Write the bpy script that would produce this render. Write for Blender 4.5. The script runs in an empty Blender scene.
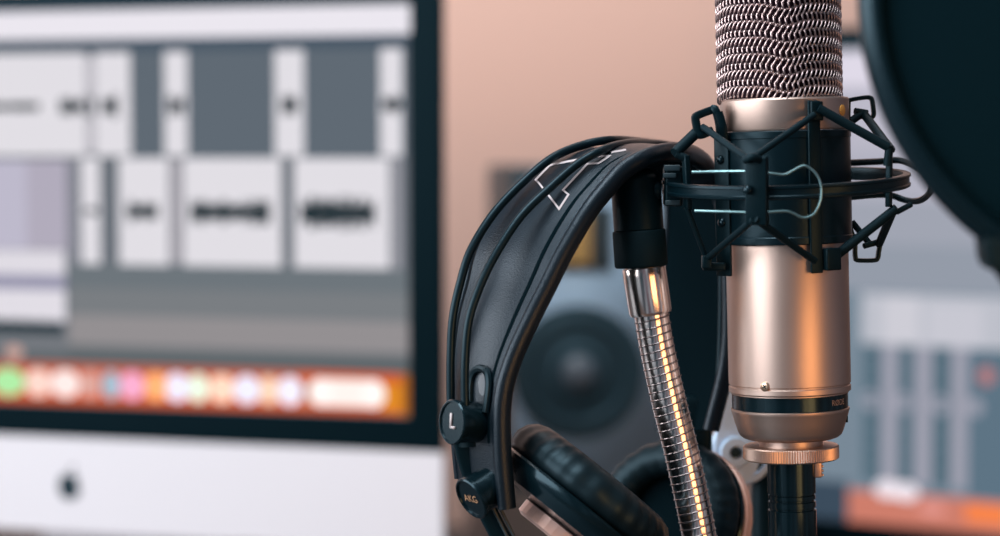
import bpy, bmesh, math, random
from mathutils import Vector, Matrix, Quaternion
from mathutils.bvhtree import BVHTree
random.seed(4)
PI = math.pi
S = bpy.context.scene
C = S.collection

# ------------------------------------------------------------------ camera
F = 2361.1            # focal length in pixels (85 mm on a 36 mm wide frame, 1000 px)
H = 0.44              # camera height above the desk top
PITCH = math.atan(118 / F)
FWD = Vector((0, math.cos(PITCH), -math.sin(PITCH)))
UPV = Vector((0, math.sin(PITCH), math.cos(PITCH)))
CAM = Vector((0, 0, H))
YM = 1.064            # distance of the microphone axis
U = YM / F            # metres per pixel there

def ray(px, py):
    return Vector(((px - 500) / F, 0, 0)) + UPV * ((268 - py) / F) + FWD

def at(px, py, Y):
    d = ray(px, py)
    return CAM + d * (Y / d.y)

cd = bpy.data.cameras.new('camera')
cam = bpy.data.objects.new('camera', cd)
C.objects.link(cam)
cam.location = CAM
cam.rotation_euler = (PI / 2 - PITCH, 0, 0)
cd.lens = 85
cd.sensor_width = 36
cd.clip_start = 0.02
cd.dof.use_dof = True
cd.dof.focus_distance = 1.055
cd.dof.aperture_fstop = 4.8
S.camera = cam
S.view_settings.view_transform = 'Standard'
S.view_settings.look = 'None'
S.view_settings.exposure = 0
S.view_settings.gamma = 1
S.view_settings.use_curve_mapping = False

# ------------------------------------------------------------------ materials
def srgb(r, g, b):
    def f(c):
        c /= 255
        return c / 12.92 if c <= 0.04045 else ((c + 0.055) / 1.055) ** 2.4
    return (f(r), f(g), f(b), 1)

def mat(name, col, rough=0.5, metal=0.0, bump=0.0, scale=200, var=0.0, coat=0.0, spec=0.5, sheen=0.0):
    m = bpy.data.materials.new(name)
    m.use_nodes = True
    nt = m.node_tree
    b = nt.nodes['Principled BSDF']
    col = tuple(col[:3]) + (1,)
    b.inputs['Base Color'].default_value = col
    b.inputs['Roughness'].default_value = rough
    b.inputs['Metallic'].default_value = metal
    b.inputs['Specular IOR Level'].default_value = spec
    if not metal and max(col[:3]) < 0.06:
        b.inputs['Specular Tint'].default_value = (0.50, 0.82, 1.0, 1)      # teal put into the reflections of dark materials to cool the blacks
    b.inputs['Coat Weight'].default_value = coat
    b.inputs['Sheen Weight'].default_value = sheen
    if bump or var:
        tc = nt.nodes.new('ShaderNodeTexCoord')
        nz = nt.nodes.new('ShaderNodeTexNoise')
        nz.inputs['Scale'].default_value = scale
        nz.inputs['Detail'].default_value = 3
        nt.links.new(tc.outputs['Object'], nz.inputs['Vector'])
        if bump:
            bp = nt.nodes.new('ShaderNodeBump')
            bp.inputs['Strength'].default_value = bump
            bp.inputs['Distance'].default_value = 0.0006
            nt.links.new(nz.outputs['Fac'], bp.inputs['Height'])
            nt.links.new(bp.outputs['Normal'], b.inputs['Normal'])
        if var:
            mx = nt.nodes.new('ShaderNodeMix')
            mx.data_type = 'RGBA'
            mx.inputs[6].default_value = tuple(c * (1 - var) for c in col[:3]) + (1,)
            mx.inputs[7].default_value = tuple(min(1, c * (1 + var)) for c in col[:3]) + (1,)
            nt.links.new(nz.outputs['Fac'], mx.inputs[0])
            nt.links.new(mx.outputs[2], b.inputs['Base Color'])
    return m

def leather(name, col, rough=0.42, spec=0.5):
    m = mat(name, col, rough, spec=spec)
    nt = m.node_tree
    b = nt.nodes['Principled BSDF']
    b.inputs['Specular Tint'].default_value = (0.68, 0.85, 1.0, 1)  # blue tint put into the leather highlights
    tc = nt.nodes.new('ShaderNodeTexCoord')
    v = nt.nodes.new('ShaderNodeTexVoronoi')
    v.inputs['Scale'].default_value = 1500
    nt.links.new(tc.outputs['Object'], v.inputs['Vector'])
    bp = nt.nodes.new('ShaderNodeBump')
    bp.inputs['Strength'].default_value = 0.3
    bp.inputs['Distance'].default_value = 0.0003
    nt.links.new(v.outputs['Distance'], bp.inputs['Height'])
    nt.links.new(bp.outputs['Normal'], b.inputs['Normal'])
    return m

def glow(name, rgb, k=1.0):
    m = bpy.data.materials.new(name)
    m.use_nodes = True
    nt = m.node_tree
    nt.nodes.clear()
    e = nt.nodes.new('ShaderNodeEmission')
    o = nt.nodes.new('ShaderNodeOutputMaterial')
    e.inputs['Color'].default_value = srgb(*rgb)
    e.inputs['Strength'].default_value = k
    nt.links.new(e.outputs[0], o.inputs[0])
    return m

M = dict(
    black=mat('black_paint', (0.0018, 0.0105, 0.0150), 0.38, bump=0.08, scale=1500, spec=0.24),
    rubber=mat('black_rubber', (0.002, 0.0115, 0.0165), 0.6, bump=0.15, scale=1800, spec=0.28),
    gloss=mat('black_gloss', (0.003, 0.011, 0.016), 0.2, spec=0.45),
    bow=mat('bow_plastic', (0.003, 0.011, 0.016), 0.36, spec=0.35),
    sleeve=mat('sleeve_black', (0.0018, 0.0100, 0.0150), 0.32, bump=0.12, scale=1600, spec=0.34),
    silver=mat('satin_champagne_metal', (0.62, 0.495, 0.44), 0.44, 1.0, bump=0.04, scale=2500),
    nut=mat('brass_nut_metal', (0.64, 0.47, 0.39), 0.42, 1.0),
    wire=mat('grille_wire', (0.74, 0.60, 0.60), 0.28, 1.0),
    liner=mat('grille_liner', (0.022, 0.010, 0.015), 0.9, spec=0.1),
    chrome=mat('chrome', (0.92, 0.84, 0.81), 0.19, 1.0),
    coil=mat('coil_steel', (0.36, 0.33, 0.34), 0.25, 1.0),
    steel=mat('dark_spring_steel', (0.34, 0.60, 0.65), 0.34, 1.0),
    screw=mat('screw_metal', (0.80, 0.58, 0.42), 0.3, 1.0),
    gold=mat('gold_dot', (0.85, 0.45, 0.10), 0.45, 0.0),
    leather=leather('black_leather', (0.0028, 0.0085, 0.0145), 0.36, 0.5),
    lining=mat('lining_cloth', (0.0014, 0.0065, 0.0095), 0.95, spec=0.08),
    padleather=mat('pad_leather', (0.0030, 0.0095, 0.0135), 0.45, spec=0.4),
    print_white=mat('white_print', (0.55, 0.51, 0.53), 0.6),
    copper=mat('rose_copper', (0.95, 0.67, 0.59), 0.36, 0.3),
    fabric=mat('filter_fabric', (0.0014, 0.0125, 0.0200), 0.95, bump=0.3, scale=1400, var=0.2, spec=0.12),
    rim=mat('filter_rim', (0.0016, 0.0100, 0.0155), 0.30, spec=0.5),
    alu=mat('aluminium', (0.70, 0.70, 0.75), 0.5, 0.1),
    glass=mat('black_bezel', (0.0016, 0.0085, 0.0125), 0.4, spec=0.10),
    logo=mat('dark_logo', (0.004, 0.018, 0.026), 0.4, spec=0.3),
    cabinet=mat('speaker_cabinet', (0.018, 0.045, 0.060), 0.5),
    baffle=mat('speaker_baffle', (0.29, 0.44, 0.58), 0.5, bump=0.1, scale=400),
    cone=mat('speaker_cone', (0.018, 0.042, 0.058), 0.55),
    dome=mat('speaker_dome', (0.09, 0.125, 0.16), 0.4),
    amber=mat('ribbon_amber', (0.62, 0.42, 0.16), 0.4, 0.1),
    bracket=mat('bracket_metal', (0.56, 0.76, 0.98), 0.42, 0.0),
    hole=mat('bolt_dark', (0.004, 0.014, 0.02), 0.4),
    wall=mat('painted_wall', (0.66, 0.44, 0.365), 0.85, bump=0.1, scale=120, var=0.03),
    floor=mat('floor_board', (0.16, 0.10, 0.07), 0.5, var=0.2, scale=3),
    desk=mat('desk_wood', (0.040, 0.036, 0.038), 0.4, var=0.25, scale=6),
    riser=mat('riser_wood', (0.10, 0.085, 0.08), 0.5, var=0.2, scale=8),
    text=mat('pale_print', (0.42, 0.31, 0.27), 0.5),
    goldprint=mat('gold_print', (0.62, 0.36, 0.20), 0.45),
    cord=mat('black_cord', (0.006, 0.016, 0.02), 0.5),
)

# ------------------------------------------------------------------ mesh helpers
def catmull(pts, n=8, closed=False):
    pts = [Vector(p) for p in pts]
    out = []
    N = len(pts)
    rng = N if closed else N - 1
    for i in range(rng):
        p1, p2 = pts[i], pts[(i + 1) % N]
        p0 = pts[(i - 1) % N] if (closed or i > 0) else p1 * 2 - p2
        p3 = pts[(i + 2) % N] if (closed or i + 2 < N) else p2 * 2 - p1
        for k in range(n):
            t = k / n
            out.append(0.5 * ((2 * p1) + (p2 - p0) * t + (2 * p0 - 5 * p1 + 4 * p2 - p3) * t * t + (3 * p1 - p0 - 3 * p2 + p3) * t ** 3))
    if not closed:
        out.append(pts[-1])
    return out

def frames(pts, closed=False, hint=None):
    N = len(pts)
    T = []
    for i in range(N):
        a = pts[(i - 1) % N] if (closed or i > 0) else pts[i]
        b = pts[(i + 1) % N] if (closed or i < N - 1) else pts[i]
        d = (b - a)
        T.append(d.normalized() if d.length > 1e-12 else Vector((0, 0, 1)))
    out = []
    if hint is not None:
        for i in range(N):
            h = hint(i) if callable(hint) else hint
            n = h - T[i] * h.dot(T[i])
            if n.length < 1e-6:
                n = T[i].orthogonal()
            n.normalize()
            out.append((T[i], n, T[i].cross(n)))
        return out
    n = T[0].orthogonal().normalized()
    for i in range(N):
        if i:
            n = T[i - 1].rotation_difference(T[i]) @ n
        n = (n - T[i] * n.dot(T[i])).normalized()
        out.append((T[i], n, T[i].cross(n)))
    return out

def sweep(bm, pts, sec, closed=False, hint=None, radii=None, cap=True, mi=0):
    """sweep a closed 2D section (list of (n, b)) along pts"""
    pts = [Vector(p) for p in pts]
    fr = frames(pts, closed, hint)
    rings = []
    for i, p in enumerate(pts):
        k = radii(i / max(1, len(pts) - 1)) if radii else 1
        t, n, b = fr[i]
        rings.append([bm.verts.new(p + n * (a * k) + b * (c * k)) for a, c in sec])
    m = len(sec)
    N = len(rings)
    fs = []
    for i in range(N if closed else N - 1):
        A, B = rings[i], rings[(i + 1) % N]
        for j in range(m):
            f = bm.faces.new((A[j], A[(j + 1) % m], B[(j + 1) % m], B[j]))
            f.smooth = True
            f.material_index = mi
            fs.append(f)
    if cap and not closed:
        for r in (rings[0][::-1], rings[-1]):
            f = bm.faces.new(r)
            f.material_index = mi
    return fs

def circ(r, n=10, ry=None):
    ry = r if ry is None else ry
    return [(r * math.cos(2 * PI * k / n), ry * math.sin(2 * PI * k / n)) for k in range(n)]

def rrect(w, h, r=None, n=3):
    """rounded rectangle, w along n, h along b"""
    r = min(w, h) * 0.25 if r is None else r
    out = []
    for cx, cy, a0 in ((w / 2 - r, h / 2 - r, 0), (-w / 2 + r, h / 2 - r, PI / 2), (-w / 2 + r, -h / 2 + r, PI), (w / 2 - r, -h / 2 + r, 1.5 * PI)):
        for k in range(n + 1):
            a = a0 + PI / 2 * k / n
            out.append((cx + r * math.cos(a), cy + r * math.sin(a)))
    return out

def tube(bm, pts, r, n=10, smooth=0, closed=False, radii=None, hint=None):
    if smooth:
        pts = catmull(pts, smooth, closed)
    sweep(bm, pts, circ(r, n), closed, hint, radii)

def lathe(bm, prof, mtx, n=64, mi=0, sharp=True):
    """prof = list of (r, z); axis is local z of mtx"""
    rings = []
    for r, z in prof:
        if r < 1e-7:
            rings.append([bm.verts.new(mtx @ Vector((0, 0, z)))])
        else:
            rings.append([bm.verts.new(mtx @ Vector((r * math.cos(2 * PI * k / n), r * math.sin(2 * PI * k / n), z))) for k in range(n)])
    for A, B in zip(rings, rings[1:]):
        if len(A) == 1 and len(B) == 1:
            continue
        for k in range(n):
            k2 = (k + 1) % n
            if len(A) == 1:
                vs = (A[0], B[k2], B[k])
            elif len(B) == 1:
                vs = (A[k], A[k2], B[0])
            else:
                vs = (A[k], A[k2], B[k2], B[k])
            f = bm.faces.new(vs)
            f.smooth = True
            f.material_index = mi
    return rings

def box(bm, mtx, sx, sy, sz, bev=0.0, mi=0):
    t = bmesh.new()
    bmesh.ops.create_cube(t, size=1)
    for v in t.verts:
        v.co = Vector((v.co.x * sx, v.co.y * sy, v.co.z * sz))
    if bev:
        bmesh.ops.bevel(t, geom=t.edges[:], offset=bev, segments=3, affect='EDGES', profile=0.5)
    me = bpy.data.meshes.new('tmp')
    t.to_mesh(me)
    t.free()
    me.transform(mtx)
    n0 = len(bm.faces)
    bm.from_mesh(me)
    bpy.data.meshes.remove(me)
    bm.faces.ensure_lookup_table()
    for f in bm.faces[n0:]:
        f.material_index = mi
        f.smooth = bool(bev)

def prism(bm, pts, off):
    """polygon pts extruded by the vector off"""
    a = [bm.verts.new(Vector(p)) for p in pts]
    b = [bm.verts.new(Vector(p) + off) for p in pts]
    bm.faces.new(a)
    bm.faces.new(b[::-1])
    for i in range(len(a)):
        j = (i + 1) % len(a)
        bm.faces.new((a[i], b[i], b[j], a[j]))

def axis_matrix(o, z, xhint=Vector((0, 0, 1))):
    z = Vector(z).normalized()
    x = xhint - z * xhint.dot(z)
    if x.length < 1e-5:
        x = z.orthogonal()
    x.normalize()
    y = z.cross(x)
    m = Matrix((x, y, z)).transposed().to_4x4()
    m.translation = o
    return m

def thing(name, label, cat, loc, group=None):
    o = bpy.data.objects.new(name, None)
    C.objects.link(o)
    o.location = loc
    o.empty_display_size = 0.02
    o['label'] = label
    o['category'] = cat
    if group:
        o['group'] = group
    return o

def root_of(p):
    while p.parent:
        p = p.parent
    return p

def obj(name, bm, mats, parent=None, sharp=40, label=None):
    """bm is in world coordinates; parents are unrotated so only offsets matter"""
    bmesh.ops.recalc_face_normals(bm, faces=bm.faces[:])
    ang = math.radians(sharp)
    for e in bm.edges:
        if len(e.link_faces) == 2 and e.calc_face_angle(0) > ang:
            e.smooth = False
    me = bpy.data.meshes.new(name)
    if parent:
        off = root_of(parent).location
        for v in bm.verts:
            v.co -= off
    bm.to_mesh(me)
    bm.free()
    for f in me.polygons:
        f.use_smooth = True
    for m in (mats if isinstance(mats, list) else [mats]):
        me.materials.append(m)
    o = bpy.data.objects.new(name, me)
    C.objects.link(o)
    if parent:
        o.parent = parent
    if label:
        o['label'] = label
    return o

def struct(name, bm, m):
    o = obj(name, bm, m)
    o['kind'] = 'structure'
    return o

B = bmesh.new

def text_bm(body, size, mapper, depth=0.0):
    """lettering as mesh; mapper takes (x, y) in text units of size 1"""
    cu = bpy.data.curves.new('t', 'FONT')
    cu.body = body
    cu.size = size
    cu.align_x = 'CENTER'
    cu.align_y = 'CENTER'
    cu.resolution_u = 4
    to = bpy.data.objects.new('t', cu)
    C.objects.link(to)
    dg = bpy.context.evaluated_depsgraph_get()
    me = bpy.data.meshes.new_from_object(to.evaluated_get(dg))
    bpy.data.objects.remove(to)
    bpy.data.curves.remove(cu)
    bm = B()
    bm.from_mesh(me)
    bpy.data.meshes.remove(me)
    for v in bm.verts:
        v.co = mapper(v.co.x, v.co.y)
    return bm

# ------------------------------------------------------------------ the room
bm = B()
box(bm, Matrix.Translation((0.3, 2.85, 0.55)), 6.0, 0.1, 2.6)
struct('wall_back', bm, M['wall'])
bm = B()
box(bm, Matrix.Translation((0.3, 1.0, -0.78)), 6.0, 3.6, 0.06)
struct('floor', bm, M['floor'])

desk = thing('desk', 'dark wooden desk carrying the computers and microphone gear', 'desk', (0.15, 1.7, -0.75))
bm = B()
box(bm, Matrix.Translation((0.15, 1.75, -0.02)), 2.8, 2.0, 0.04, 0.004)
obj('desk_top', bm, M['desk'], desk)
for sx in (-1.2, 1.5):
    for sy in (0.85, 2.6):
        bm = B()
        box(bm, Matrix.Translation((sx, sy, -0.395)), 0.06, 0.06, 0.71, 0.004)
        obj('leg', bm, M['desk'], desk)

# ------------------------------------------------------------------ microphone
TILT = 0.026
MO = at(788, 300, YM)
MIC = Matrix.Translation(MO) @ Matrix.Rotation(-TILT, 4, 'Y') @ Matrix.Diagonal((U, U, U, 1))   # local units are pixels at the mic

def cxm(py):
    return 788 + TILT * (py - 300)

def Z(py):            # picture row -> local z on the axis
    return 300 - (150 + (py - 150) / 1.017)

def on_mic(px, py, R):
    """a point of the mic-coaxial cylinder of radius R (pixels) seen at px, py"""
    lx = max(-R, min(R, px - cxm(py)))
    return at(px, py, YM - math.sqrt(max(R * R - lx * lx, 0)) * U)

def ml(R, ang, py):
    """polar point on the microphone axis frame: ang 0 faces the camera, positive to the right"""
    return MIC @ Vector((R * math.sin(ang), -R * math.cos(ang), Z(py)))

def project(p):
    d = Vector(p) - CAM
    z = d.dot(FWD)
    return 500 + F * d.x / z, 268 - F * d.dot(UPV) / z

def ang_for(px, py, R):
    """front-side angle on a coaxial cylinder that is seen at column px"""
    lo, hi = -1.45, 1.45
    for _ in range(40):
        m = (lo + hi) / 2
        if project(ml(R, m, py))[0] < px:
            lo = m
        else:
            hi = m
    return lo

def mdir(ang):
    return (MIC.to_3x3() @ Vector((math.sin(ang), -math.cos(ang), 0))).normalized()

mic = thing('condenser_microphone', 'champagne silver studio condenser microphone with woven wire grille, held in black shock mount', 'microphone', MO)
bm = B()
lathe(bm, [(0, Z(133)), (60, Z(133)), (61, Z(135)), (61, Z(386.5)), (60, Z(387.5)), (60, Z(388.5)), (61, Z(389.5)), (61, Z(394.5)), (59.4, Z(395.5)), (58.6, Z(396)),
           (58.6, Z(397)), (40, Z(397)), (0, Z(397))], MIC, 96)
obj('body', bm, M['silver'], mic, 30)
bm = B()
lathe(bm, [(0, Z(397.2)), (57.5, Z(397.2)), (58, Z(397.5)), (58, Z(411.5)), (57.5, Z(411.8)), (0, Z(411.8))], MIC, 96)
band = obj('trim_band', bm, M['gloss'], mic, 30, label='glossy black band')
def bandmap(x, y):
    return ml(58.25, ang_for(838.5, 394, 58) + x / 58.0, 404.5 - y)
bm = text_bm('RØDE', 8.2, bandmap)
obj('lettering', bm, M['text'], band)
bm = B()
lathe(bm, [(0, Z(412)), (58.2, Z(412)), (59.2, Z(412.6)), (59.2, Z(414.5)), (58.6, Z(416)), (56.5, Z(424)), (52.6, Z(436)), (51, Z(439.5)), (48, Z(442)), (44, Z(443.5)), (0, Z(443.5))], MIC, 96)
obj('base_cone', bm, M['silver'], mic, 30)
bm = B()
lathe(bm, [(0, Z(443.5)), (32, Z(443.5)), (32, Z(453)), (0, Z(453))], MIC, 64)
obj('neck', bm, M['silver'], mic, 30)
# knurled thumb nut
bm = B()
n = 240
prof = [(30, 451), (46.5, 451), (48, 452.2), (48, 463.8), (46.5, 465), (20, 465)]
rings = []
for r, y in prof:
    rings.append([bm.verts.new(MIC @ Vector(((r - (0.9 if (k % 2 and r == 48) else 0)) * math.cos(2 * PI * k / n), (r - (0.9 if (k % 2 and r == 48) else 0)) * math.sin(2 * PI * k / n), Z(y)))) for k in range(n)])
for A_, B_ in zip(rings, rings[1:]):
    for k in range(n):
        bm.faces.new((A_[k], A_[(k + 1) % n], B_[(k + 1) % n], B_[k]))
bm.faces.new(rings[0])
bm.faces.new(rings[-1][::-1])
obj('thumb_nut', bm, M['nut'], mic, 20, label='knurled brass-toned ring')
# collar
bm = B()
lathe(bm, [(0, Z(97.5)), (60.5, Z(97.5)), (63, Z(98)), (64, Z(99.5)), (64, Z(128)), (63, Z(130)), (60, Z(130)), (0, Z(130))], MIC, 96)
obj('collar', bm, M['silver'], mic, 30)
bm = B()
a = ang_for(842.3, 111, 64)
m_ = axis_matrix(ml(64, a, 111.5), mdir(a))
lathe(bm, [(5.6 * U, -1 * U), (5.6 * U, 0.5 * U), (5.0 * U, 0.9 * U), (0, 0.9 * U)], m_, 24)
obj('dot', bm, M['gold'], mic, label='round amber dot')
# cross-head screw
bm = B()
a = ang_for(765, 385, 61)
m_ = axis_matrix(ml(61, a, 385), mdir(a))
lathe(bm, [(4.9 * U, -1 * U), (4.9 * U, .3 * U), (4.0 * U, .9 * U), (2.4 * U, 1.2 * U), (0, 1.3 * U)], m_, 24)
sc = obj('screw', bm, M['screw'], mic)
bm = B()
for q in (0, PI / 2):
    box(bm, m_ @ Matrix.Rotation(q + .6, 4, 'Z') @ Matrix.Translation((0, 0, 1.3 * U)), 4.6 * U, 1.3 * U, .5 * U)
obj('cross_slot', bm, M['hole'], sc)
# small slot on the base cone at the right
bm = B()
a = math.radians(75)
m_ = axis_matrix(ml(56.6, a, 424), mdir(a))
box(bm, m_, 7 * U, 3 * U, 2 * U, .5 * U)
obj('switch', bm, M['hole'], mic)

# woven grille: courses of coiled wire round a ridged section
GTOP = -112
def gsec(th, k=1.0):
    """radius of the grille at angle th (0 to camera); four soft ridges"""
    e = 1.62
    c, s = abs(math.cos(th)), abs(math.sin(th))
    return 61.0 * (c ** e + s ** e) ** (-1 / e) * k
def gpt(th, py, off=0.0):
    # ridge pulled down where the cloth is folded
    d = abs(((th + PI / 4) % (PI / 2)) - PI / 4)
    dip = 6.0 * math.exp(-(d / 0.27) ** 2)
    k = 1.0
    if py < -70:
        k = math.sqrt(max(0.0, 1 - ((-70 - py) / 58.0) ** 2)) * 0.42 + 0.58 if py > -127 else 0.58
    r = gsec(th, k) + off
    sx = 0.985
    return MIC @ Vector((r * math.sin(th) * sx - 4.0, -r * math.cos(th), Z(py + dip)))
bm = B()
rows = []
y = 91.0
while y > GTOP:
    rows.append(y)
    y -= 8.15
for ri, y in enumerate(rows):
    hand = 1 if ri % 2 == 0 else -1
    hh = 5.4 if ri % 2 == 0 else 4.4
    # equal arc-length angles
    N0 = 720
    ths = [2 * PI * i / N0 for i in range(N0 + 1)]
    acc = [0]
    for i in range(N0):
        acc.append(acc[-1] + (gpt(ths[i + 1], y) - gpt(ths[i], y)).length)
    L = acc[-1]
    turns = max(20, round(L / (5.75 * U)))
    seg = 10
    pts = []
    j = 0
    for i in range(turns * seg):
        t = L * i / (turns * seg)
        while acc[j + 1] < t:
            j += 1
        th = ths[j] + (ths[j + 1] - ths[j]) * (t - acc[j]) / (acc[j + 1] - acc[j])
        ph = 2 * PI * i / seg + (PI if ri % 4 > 1 else 0)
        # coil: out (toward viewer) at mid of the stroke
        pts.append(gpt(th + hand * 0.030 * math.sin(ph), y - hh * math.sin(ph), 2.2 * math.cos(ph)))
    sweep(bm, pts, circ(0.95 * U, 6), closed=True, hint=lambda i: Vector((0, 0, 1)))
gr = obj('grille', bm, M['wire'], mic, 80, label='woven wire mesh head')
bm = B()
n = 64
rings = []
for y in [97, 60, 0, -60, -90, -110, -118]:
    k = 0.0 if y > -118 else -30
    rings.append([bm.verts.new(gpt(2 * PI * i / n, y, -0.9 + k)) for i in range(n)])
for A_, B_ in zip(rings, rings[1:]):
    for i in range(n):
        bm.faces.new((A_[i], A_[(i + 1) % n], B_[(i + 1) % n], B_[i]))
bm.faces.new(rings[-1])
obj('grille_liner', bm, M['liner'], mic)

# ------------------------------------------------------------------ microphone cable and plug
cab = thing('microphone_cable', 'black cable plug with grip rings screwed under the silver microphone', 'cable', ml(0, 0, 466))
bm = B()
lathe(bm, [(0, Z(465.3)), (22, Z(465.3)), (24, Z(466.5)), (24.2, Z(500)), (22.5, Z(500.5)), (22.5, Z(501.5)), (23.6, Z(502)), (23.6, Z(506)), (22.3, Z(506.6)), (22.3, Z(508)), (23.8, Z(508.6)), (23.8, Z(514.5)), (22.6, Z(515)),
           (22.6, Z(516.5)), (24.2, Z(517.2)), (24.2, Z(560)), (21, Z(575)), (12, Z(620)), (9, Z(640)), (0, Z(640))], MIC, 48)
obj('plug', bm, M['gloss'], cab, 30)
bm = B()
m_ = MIC @ Matrix.Translation((25.5, -6, Z(475)))
box(bm, m_, 8, 8, 18, 1.2)
for k in range(4):
    box(bm, m_ @ Matrix.Translation((4.4, 0, 6.5 - 4.3 * k)), 2.4, 7.5, 2.4, .5)
obj('release_tab', bm, M['nut'], cab, label='brass-toned release tab')
bm = B()
p0 = ml(0, 0, 630)
tube(bm, [p0, ml(0, 0, 700), p0 + Vector((0.01, 0.02, -0.12)), Vector((p0.x + .04, p0.y + .06, 0.02)), Vector((p0.x + .16, p0.y + .1, 0.0085)), Vector((p0.x + .35, p0.y + .05, 0.0085)), Vector((p0.x + .7, p0.y + .2, 0.0085))], 0.0035, 10, 10)
obj('cord', bm, M['cord'], cab)

# ------------------------------------------------------------------ shock mount
mount = thing('shock_mount', 'black microphone shock mount with outer ring and elastic cords gripping the microphone', 'shock mount', ml(0, 0, 245))
bm = B()
lathe(bm, [(61.6, Z(130.3)), (64.5, Z(130.3)), (65.6, Z(131.3)), (65.6, Z(137.5)), (65, Z(138.2)), (65, Z(236)), (65.8, Z(237)), (65.8, Z(243)), (65, Z(244)), (61.6, Z(244)), (61.6, Z(130.3))], MIC, 96)
obj('sleeve', bm, M['sleeve'], mount, 30)

def strap(ang, y0, y1, w=13, R=66.0, th=3.0, face=None):
    bm = B()
    c = ml(R, ang, (y0 + y1) / 2)
    m_ = axis_matrix(c, mdir(ang if face is None else face), MIC.to_3x3() @ Vector((0, 0, 1)))
    box(bm, m_, (y1 - y0) * U, w * U, th * U, 1.2 * U)
    return obj('strap', bm, M['black'], mount)

def rivet(par, ang, y, R=67.5, off=0.0, face=None):
    bm = B()
    m_ = axis_matrix(ml(R, ang, y) + Vector((off * U, 0, 0)), mdir(ang if face is None else face))
    lathe(bm, [(4.6 * U, -.5 * U), (4.6 * U, .5 * U), (3.7 * U, 2.0 * U), (1.9 * U, 3.0 * U), (0, 3.3 * U)], m_, 20)
    obj('rivet', bm, M['gloss'], par)

A1, A2 = math.radians(-70), ang_for(815, 180, 67.5)
A3, A4 = math.radians(116), math.radians(198)
FA = math.radians(-42)
s1 = strap(A1, 134, 274, 18, 69.5, face=FA)
rivet(s1, A1, 158, 71.3, face=FA)
rivet(s1, A1, 221, 71.3, face=FA)
s2 = strap(A2, 103, 271, 13, 67.5)
s3 = strap(A3, 128, 250, 20, 66.5)
rivet(s3, A3, 149)
rivet(s3, A3, 212)
s4 = strap(A4, 128, 250, 20, 66.5)

def loop(par, pts, w, th, name='hook'):
    """flat strip bent along pts (world), w deep along the view, th thick"""
    bm = B()
    sweep(bm, catmull(pts, 4), rrect(th, w, min(th, w) * .3, 2), hint=Vector((0, 1, 0)).cross(Vector((0, 0, 1))))
    return obj(name, bm, M['black'], par)

def strip(par, pts, wide, thin, name='hook', smooth=5, closed=False, m='black', widehint=Vector((0, 1, 0))):
    bm = B()
    p = catmull(pts, smooth, closed) if smooth else [Vector(q) for q in pts]
    sweep(bm, p, rrect(wide, thin, min(wide, thin) * .3, 2), closed=closed, hint=widehint)
    return obj(name, bm, M[m], par)

yl = YM - 0.012
# top-left hook: a bent loop of flat strip standing off the strap
strip(s1, [at(721, 140, yl), at(719, 122, yl), at(715.5, 110.5, yl), at(712, 110, yl + .001), at(702, 113.5, yl), at(696, 116.5, yl - .001), at(695.6, 120, yl - .001), at(698, 132, yl - .001), at(701, 135, yl - .001), at(712, 130.5, yl)], 12 * U, 8.0 * U)
strip(s1, [at(724, 142, yl - .002), at(722.5, 126, yl - .003), at(718.5, 112, yl - .003)], 7 * U, 8 * U)
# bottom-left clip
bm = B()
box(bm, Matrix.Translation(at(706.5, 262, yl - .004)), 9.5 * U, 12 * U, 13 * U, 1.5 * U)
box(bm, Matrix.Translation(at(714, 266.5, yl - .002)), 22 * U, 8 * U, 8 * U, 1.5 * U)
obj('hook', bm, M['black'], s1)
# front strap hooks: top tab and lower block
bm = B()
m_ = axis_matrix(ml(71, A2 + .02, 112), mdir(A2), MIC.to_3x3() @ Vector((0, 0, 1)))
box(bm, m_, 19 * U, 13 * U, 5 * U, 1.5 * U)
obj('hook', bm, M['black'], s2)
bm = B()
m_ = axis_matrix(ml(70, ang_for(832, 259, 70), 259), mdir(ang_for(832, 259, 70)), MIC.to_3x3() @ Vector((0, 0, 1)))
box(bm, m_, 22 * U, 18 * U, 8 * U, 1.5 * U)
obj('hook', bm, M['black'], s2)
# right hooks: open wire rectangles
yr = YM + 0.012
strip(s3, [at(848, 113, yr), at(848.5, 101.5, yr), at(851, 99.8, yr), at(864, 97.6, yr), at(869.5, 97.6, yr), at(872, 100, yr), at(873.2, 108, yr), at(873.5, 115, yr), at(870, 118, yr), at(862, 117, yr)], 8 * U, 4.4 * U)
strip(s3, [at(855.5, 236, yr), at(855, 250, yr), at(855.5, 258, yr), at(858, 260.3, yr), at(874, 260.3, yr), at(877.6, 258, yr), at(878.6, 252, yr), at(879.5, 243, yr), at(872, 244.5, yr)], 8 * U, 4.4 * U)
# bridges joining the hooks to the sleeve side strap
strip(s3, [at(846, 135, yr), at(847.5, 122, yr), at(848, 108, yr)], 8 * U, 5 * U, 'hook_stem')
strip(s3, [at(849, 225, yr), at(852, 234, yr), at(855.5, 242, yr)], 8 * U, 5 * U, 'hook_stem')

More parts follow.
